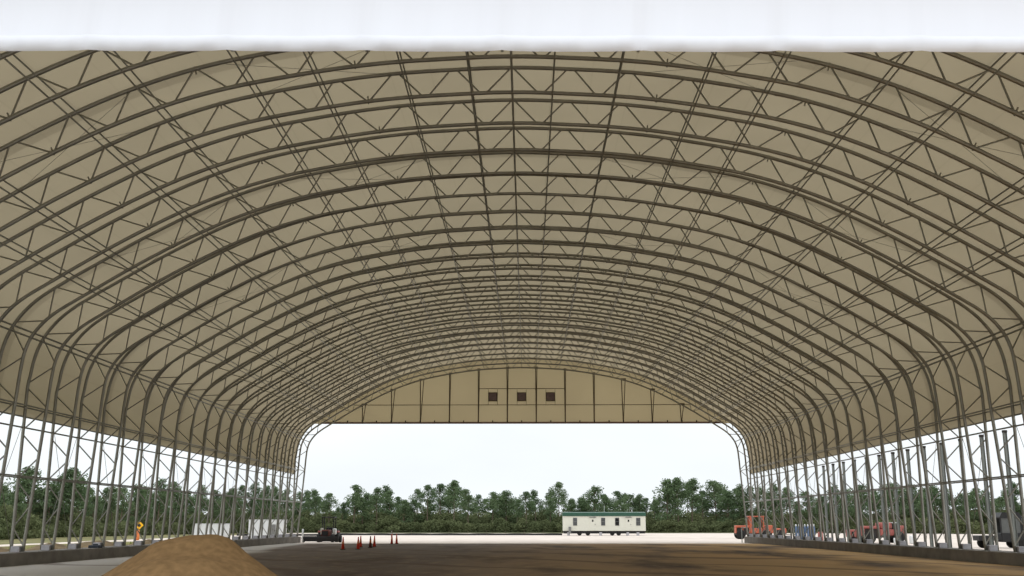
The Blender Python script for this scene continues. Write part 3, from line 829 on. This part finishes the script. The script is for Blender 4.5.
# ------------------------------------------------------------------ woods
def leaves(mb, rnd, c, rad, n, size):
    for _ in range(n):
        while True:
            d = Vector((rnd.uniform(-1, 1), rnd.uniform(-1, 1), rnd.uniform(-1, 1)))
            if .15 < d.length <= 1: break
        p = Vector(c) + Vector((d.x * rad[0], d.y * rad[1], d.z * rad[2]))
        a = Vector((rnd.gauss(0, 1), rnd.gauss(0, 1), rnd.gauss(0, 1))).normalized()
        b = a.cross(Vector((rnd.gauss(0, 1), rnd.gauss(0, 1), rnd.gauss(0, 1)))).normalized()
        s = size * rnd.uniform(.6, 1.3)
        mb.add([p - a * s - b * s * .5, p + a * s - b * s * .35, p + a * s * .8 + b * s * .5, p - a * s * .7 + b * s * .45], [(0, 1, 2, 3)])
def make_pine(seed, H, cr, lowfrac, dens=1.0):
    rnd = random.Random(seed)
    root = thing('pine_tree', 'x', 'pine tree', (0, 0, 0), 0)
    bx, by = rnd.uniform(-.5, .5), rnd.uniform(-.3, .3)
    def tr_(t): return Vector((bx * t * t, by * t * t, H * t * .97))
    tk = MB().tube([tr_(k / 8) for k in range(9)], [.17 * (1 - .8 * k / 8) for k in range(9)], 7)
    cw = MB()
    nb = int(19 * dens)
    for k in range(nb):
        t = lowfrac + (1 - lowfrac) * (k / (nb - 1)) ** .85
        a = rnd.uniform(0, 2 * PI); w = cr * (1.0 - .75 * ((t - lowfrac) / (1 - lowfrac)) ** 1.6) * rnd.uniform(.55, 1.1)
        p0 = tr_(t); p1 = p0 + Vector((math.cos(a) * w, math.sin(a) * w, .35 * w + rnd.uniform(0, .4)))
        tk.tube([p0, (p0 + p1) / 2 + Vector((0, 0, -.1)), p1], [.05, .035, .02], 5)
        r = rnd.uniform(.75, 1.35) * (1.0 if t < .88 else .7)
        leaves(cw, rnd, p1, (r * 1.15, r * 1.15, r * .72), int(72 * r * r), .16)
        if rnd.random() < .6:
            q = p0.lerp(p1, .55) + Vector((rnd.uniform(-.5, .5), rnd.uniform(-.5, .5), rnd.uniform(-.1, .5)))
            leaves(cw, rnd, q, (.85, .85, .55), 60, .15)
    leaves(cw, rnd, tr_(1) + Vector((0, 0, .1)), (.8, .8, .7), 130, .14)
    tk.build('trunk', M['bark'], root, True)
    cw.build('crown', M['needles'], root)
    return root
protos = [make_pine(21, 10, 2.4, .38), make_pine(22, 11, 2.1, .45), make_pine(23, 9, 2.8, .3, 1.2), make_pine(24, 11.5, 2.3, .5, .8), make_pine(25, 8.5, 2.7, .2, 1.3), make_pine(26, 10.5, 1.9, .35)]
def make_bush(seed):
    rnd = random.Random(seed); root = thing('shrub', 'x', 'shrub', (0, 0, 0), 0)
    lf = MB(); st = MB()
    for k in range(13):
        a = rnd.uniform(0, 2 * PI); r = rnd.uniform(.2, 1.9); h = rnd.uniform(.6, 2.7) * (1 - .16 * r)
        st.tube([(0, 0, 0), (math.cos(a) * r * .6, math.sin(a) * r * .6, h * .6), (math.cos(a) * r, math.sin(a) * r, h)], [.04, .03, .015], 5)
        leaves(lf, rnd, (math.cos(a) * r, math.sin(a) * r, h), (.95, .95, .75), 120, .15)
        leaves(lf, rnd, (math.cos(a) * r, math.sin(a) * r, .4), (.9, .9, .45), 60, .15)
    st.build('stems', M['bark'], root); lf.build('foliage', M['bushleaf'], root)
    return root
bushes = [make_bush(31), make_bush(32), make_bush(33)]
index_kids()
protos_used = set()
def region(x):
    return ('seen through the left wall frames' if x < 300 else 'left of the office trailer' if x < 560 else 'behind the office trailer' if x < 648
            else 'right of the office trailer' if x < 742 else 'seen through the right wall frames')
def edge_Y(x):      # depth of the wood's edge along the survey
    if x < 300: return 116 + (230 - 116) * (x + 40) / 340
    if x < 760: return 232
    return 232 - (x - 760) / 300 * 50
front = []; back = []
rnd = random.Random(5)
def top_px(x):      # skyline of the woods read from the photo
    T = [(-40, 478), (0, 480), (15, 480), (22, 468), (35, 492), (50, 482), (64, 468), (74, 476), (90, 492), (120, 488), (150, 482), (180, 486), (215, 492), (250, 486), (290, 492), (309, 489), (318, 492), (329, 487), (340, 500), (357, 482), (372, 492), (383, 484), (398, 487), (408, 490),
         (420, 486), (431, 487), (446, 484), (459, 481), (472, 494), (487, 497), (500, 486), (512, 497), (520, 494), (531, 492), (545, 493), (556, 485), (562, 483), (573, 490), (590, 486), (605, 492), (615, 489), (625, 489), (637, 489), (650, 494), (655, 489), (670, 479), (683, 480), (695, 482), (704, 492), (717, 482), (728, 485), (740, 487), (765, 490), (782, 483), (800, 492), (830, 490), (850, 482), (870, 490), (900, 484), (930, 486), (950, 490), (990, 484), (1030, 486), (1080, 486)]
    for a, b in zip(T, T[1:]):
        if a[0] <= x <= b[0]: return a[1] + (b[1] - a[1]) * (x - a[0]) / (b[0] - a[0])
    return 488
x = -30
while x < 1070:
    front.append((x, edge_Y(x) + rnd.uniform(0, 10), 1.0)); x += rnd.uniform(8.5, 14.5)
x = -35
while x < 1075:
    back.append((x, edge_Y(x) + rnd.uniform(12, 40), .93)); x += rnd.uniform(8, 12)
def put(proto_list, used, x, Y, H0, H, rz, label, group, wide=1.0):
    k = rnd.randrange(len(proto_list)); p = proto_list[k]
    o = p if id(p) not in used else copy_tree(p)
    used.add(id(p))
    s = H / H0[k]
    o.location = (px(x, Y), Y, -.05); o.rotation_euler = (0, 0, rz); o.scale = (s * wide, s * wide, s)
    o['label'] = label; o['group'] = group
    return o
H0 = [10.3, 11.3, 9.4, 11.8, 9.0, 10.8]
cnt = {}
for x, Y, f in front:
    r = region(x); cnt[r] = cnt.get(r, 0) + 1
    H = (523.5 - top_px(x)) / 1068 * Y + 1.9
    H *= rnd.choice([1, 1, .98, .85, .72])
    if x < 300: H *= 1.02
    put(protos, protos_used, x, Y, H0, H, rnd.uniform(0, 6.28), 'front-row pine %s, %s from left' % (r, ORD[cnt[r] - 1]), 'pines at the front of the woods', 1.0 if Y > 200 else 1.1)
for x, Y, f in back:
    r = region(x)
    H = (523.5 - top_px(x)) / 1068 * Y + 1.5
    H *= rnd.choice([.96, .88, .78, .7])
    put(protos, protos_used, x, Y, H0, H, rnd.uniform(0, 6.28), 'pine standing behind the front row of the woods %s' % r, 'pines deeper in the woods ' + r)
bu = set(); B0 = [3, 3, 3]
x = -40
while x < 1080:
    Y = edge_Y(x) - rnd.uniform(0, 3); r = region(x)
    o = put(bushes, bu, x, Y, B0, rnd.uniform(2.0, 3.3), rnd.uniform(0, 6.28), 'low shrub at the foot of the woods ' + r, 'shrubs at the foot of the woods ' + r, 1.2)
    x += rnd.uniform(9, 13) * (230 / Y) ** .5
x = -40
while x < 1080:
    Y = edge_Y(x) + rnd.uniform(6, 12); r = region(x)
    put(bushes, bu, x, Y, B0, rnd.uniform(3.4, 5.0), rnd.uniform(0, 6.28), 'tall shrub among the front pine trunks of the woods ' + r, 'tall shrubs in the woods ' + r, 1.0)
    x += rnd.uniform(9, 13) * (230 / Y) ** .5
# thicket closing the depth of the woods
def thicket():
    rr = random.Random(9); mb = MB(); x = -60
    while x < 1100:
        Y = edge_Y(x) + rr.uniform(16, 30)
        h = rr.uniform(3.6, 5.2)
        leaves(mb, rr, (px(x, Y), Y, h * .5), (3.0, 2.2, h * .52), 420, .26)
        x += 5
    o = mb.build('undergrowth', M['bushleaf'])
    return tag(o, 'dense green undergrowth filling the depth of the woods', 'undergrowth', kind='stuff')
thicket()
# weeds along the left verge
def weeds():
    rr = random.Random(4); mb = MB()
    for _ in range(2600):
        y = rr.uniform(50, 116); x = rr.uniform(-36, -24.5)
        h = rr.uniform(.05, .3); s = h * .5; a = rr.uniform(0, 6.28)
        mb.add([(x - s * .3 * math.cos(a), y - s * .3 * math.sin(a), -.04), (x + s * .3 * math.cos(a), y + s * .3 * math.sin(a), -.04), (x + rr.uniform(-.1, .1), y + rr.uniform(-.1, .1), h)], [(0, 1, 2)])
    o = mb.build('weeds', M['weedleaf']); tag(o, 'sparse yellow-green weeds on the dirt beyond the left kerb', 'weeds', kind='stuff')
weeds()

# ------------------------------------------------------------------ sky, light, camera
w = bpy.data.worlds.new('overcast_sky'); S.world = w; w.use_nodes = True; nt = w.node_tree; L = nt.links
bg = nt.nodes['Background']
tc = nt.nodes.new('ShaderNodeTexCoord'); sp = nt.nodes.new('ShaderNodeSeparateXYZ'); L.new(tc.outputs['Generated'], sp.inputs[0])
cr = nt.nodes.new('ShaderNodeValToRGB'); L.new(sp.outputs[2], cr.inputs[0])
e = cr.color_ramp.elements
e[0].position = 0; e[0].color = (.90, .95, .985, 1); e[1].position = 1; e[1].color = (.97, 1.0, 1.05, 1)
el = e.new(.12); el.color = (.94, .985, 1.0, 1)
st = nt.nodes.new('ShaderNodeMapRange'); st.inputs[1].default_value = .05; st.inputs[2].default_value = 1; st.inputs[3].default_value = 1.05; st.inputs[4].default_value = 1.95
L.new(sp.outputs[2], st.inputs[0])
nz = nt.nodes.new('ShaderNodeTexNoise'); nz.inputs['Scale'].default_value = 2.5; nz.inputs['Detail'].default_value = 4
mp = nt.nodes.new('ShaderNodeMapping'); mp.inputs['Scale'].default_value = (1, 1, 3); L.new(tc.outputs['Generated'], mp.inputs[0]); L.new(mp.outputs[0], nz.inputs['Vector'])
nr = nt.nodes.new('ShaderNodeMapRange'); nr.inputs[1].default_value = .3; nr.inputs[2].default_value = .7; nr.inputs[3].default_value = .93; nr.inputs[4].default_value = 1.05
L.new(nz.outputs['Fac'], nr.inputs[0])
mu = nt.nodes.new('ShaderNodeMath'); mu.operation = 'MULTIPLY'; L.new(st.outputs[0], mu.inputs[0]); L.new(nr.outputs[0], mu.inputs[1])
L.new(cr.outputs[0], bg.inputs[0]); L.new(mu.outputs[0], bg.inputs[1])
sd = bpy.data.lights.new('veiled_sun', 'SUN'); sd.energy = .25; sd.angle = math.radians(40); sd.color = (1, .98, .95)
so_ = link(bpy.data.objects.new('veiled_sun', sd)); so_.rotation_euler = (math.radians(42), 0, math.radians(-12))

f = 1050.0; p = math.atan((523.5 - 288) / f); yaw = math.atan(15 / (f / math.cos(p)))
cd = bpy.data.cameras.new('camera'); cam = link(bpy.data.objects.new('camera', cd))
cd.sensor_width = 36; cd.lens = f / 1024 * 36; cd.clip_end = 2000
cam.location = (.5, 0, 1.8); cam.rotation_euler = (PI / 2 + p, 0, yaw)
S.camera = cam
S.view_settings.view_transform = 'Standard'; S.view_settings.look = 'None'; S.view_settings.gamma = 1; S.view_settings.use_curve_mapping = False
S.view_settings.exposure = 0
S.cycles.use_denoising = True
S.cycles.max_bounces = 8; S.cycles.diffuse_bounces = 5; S.cycles.transmission_bounces = 6
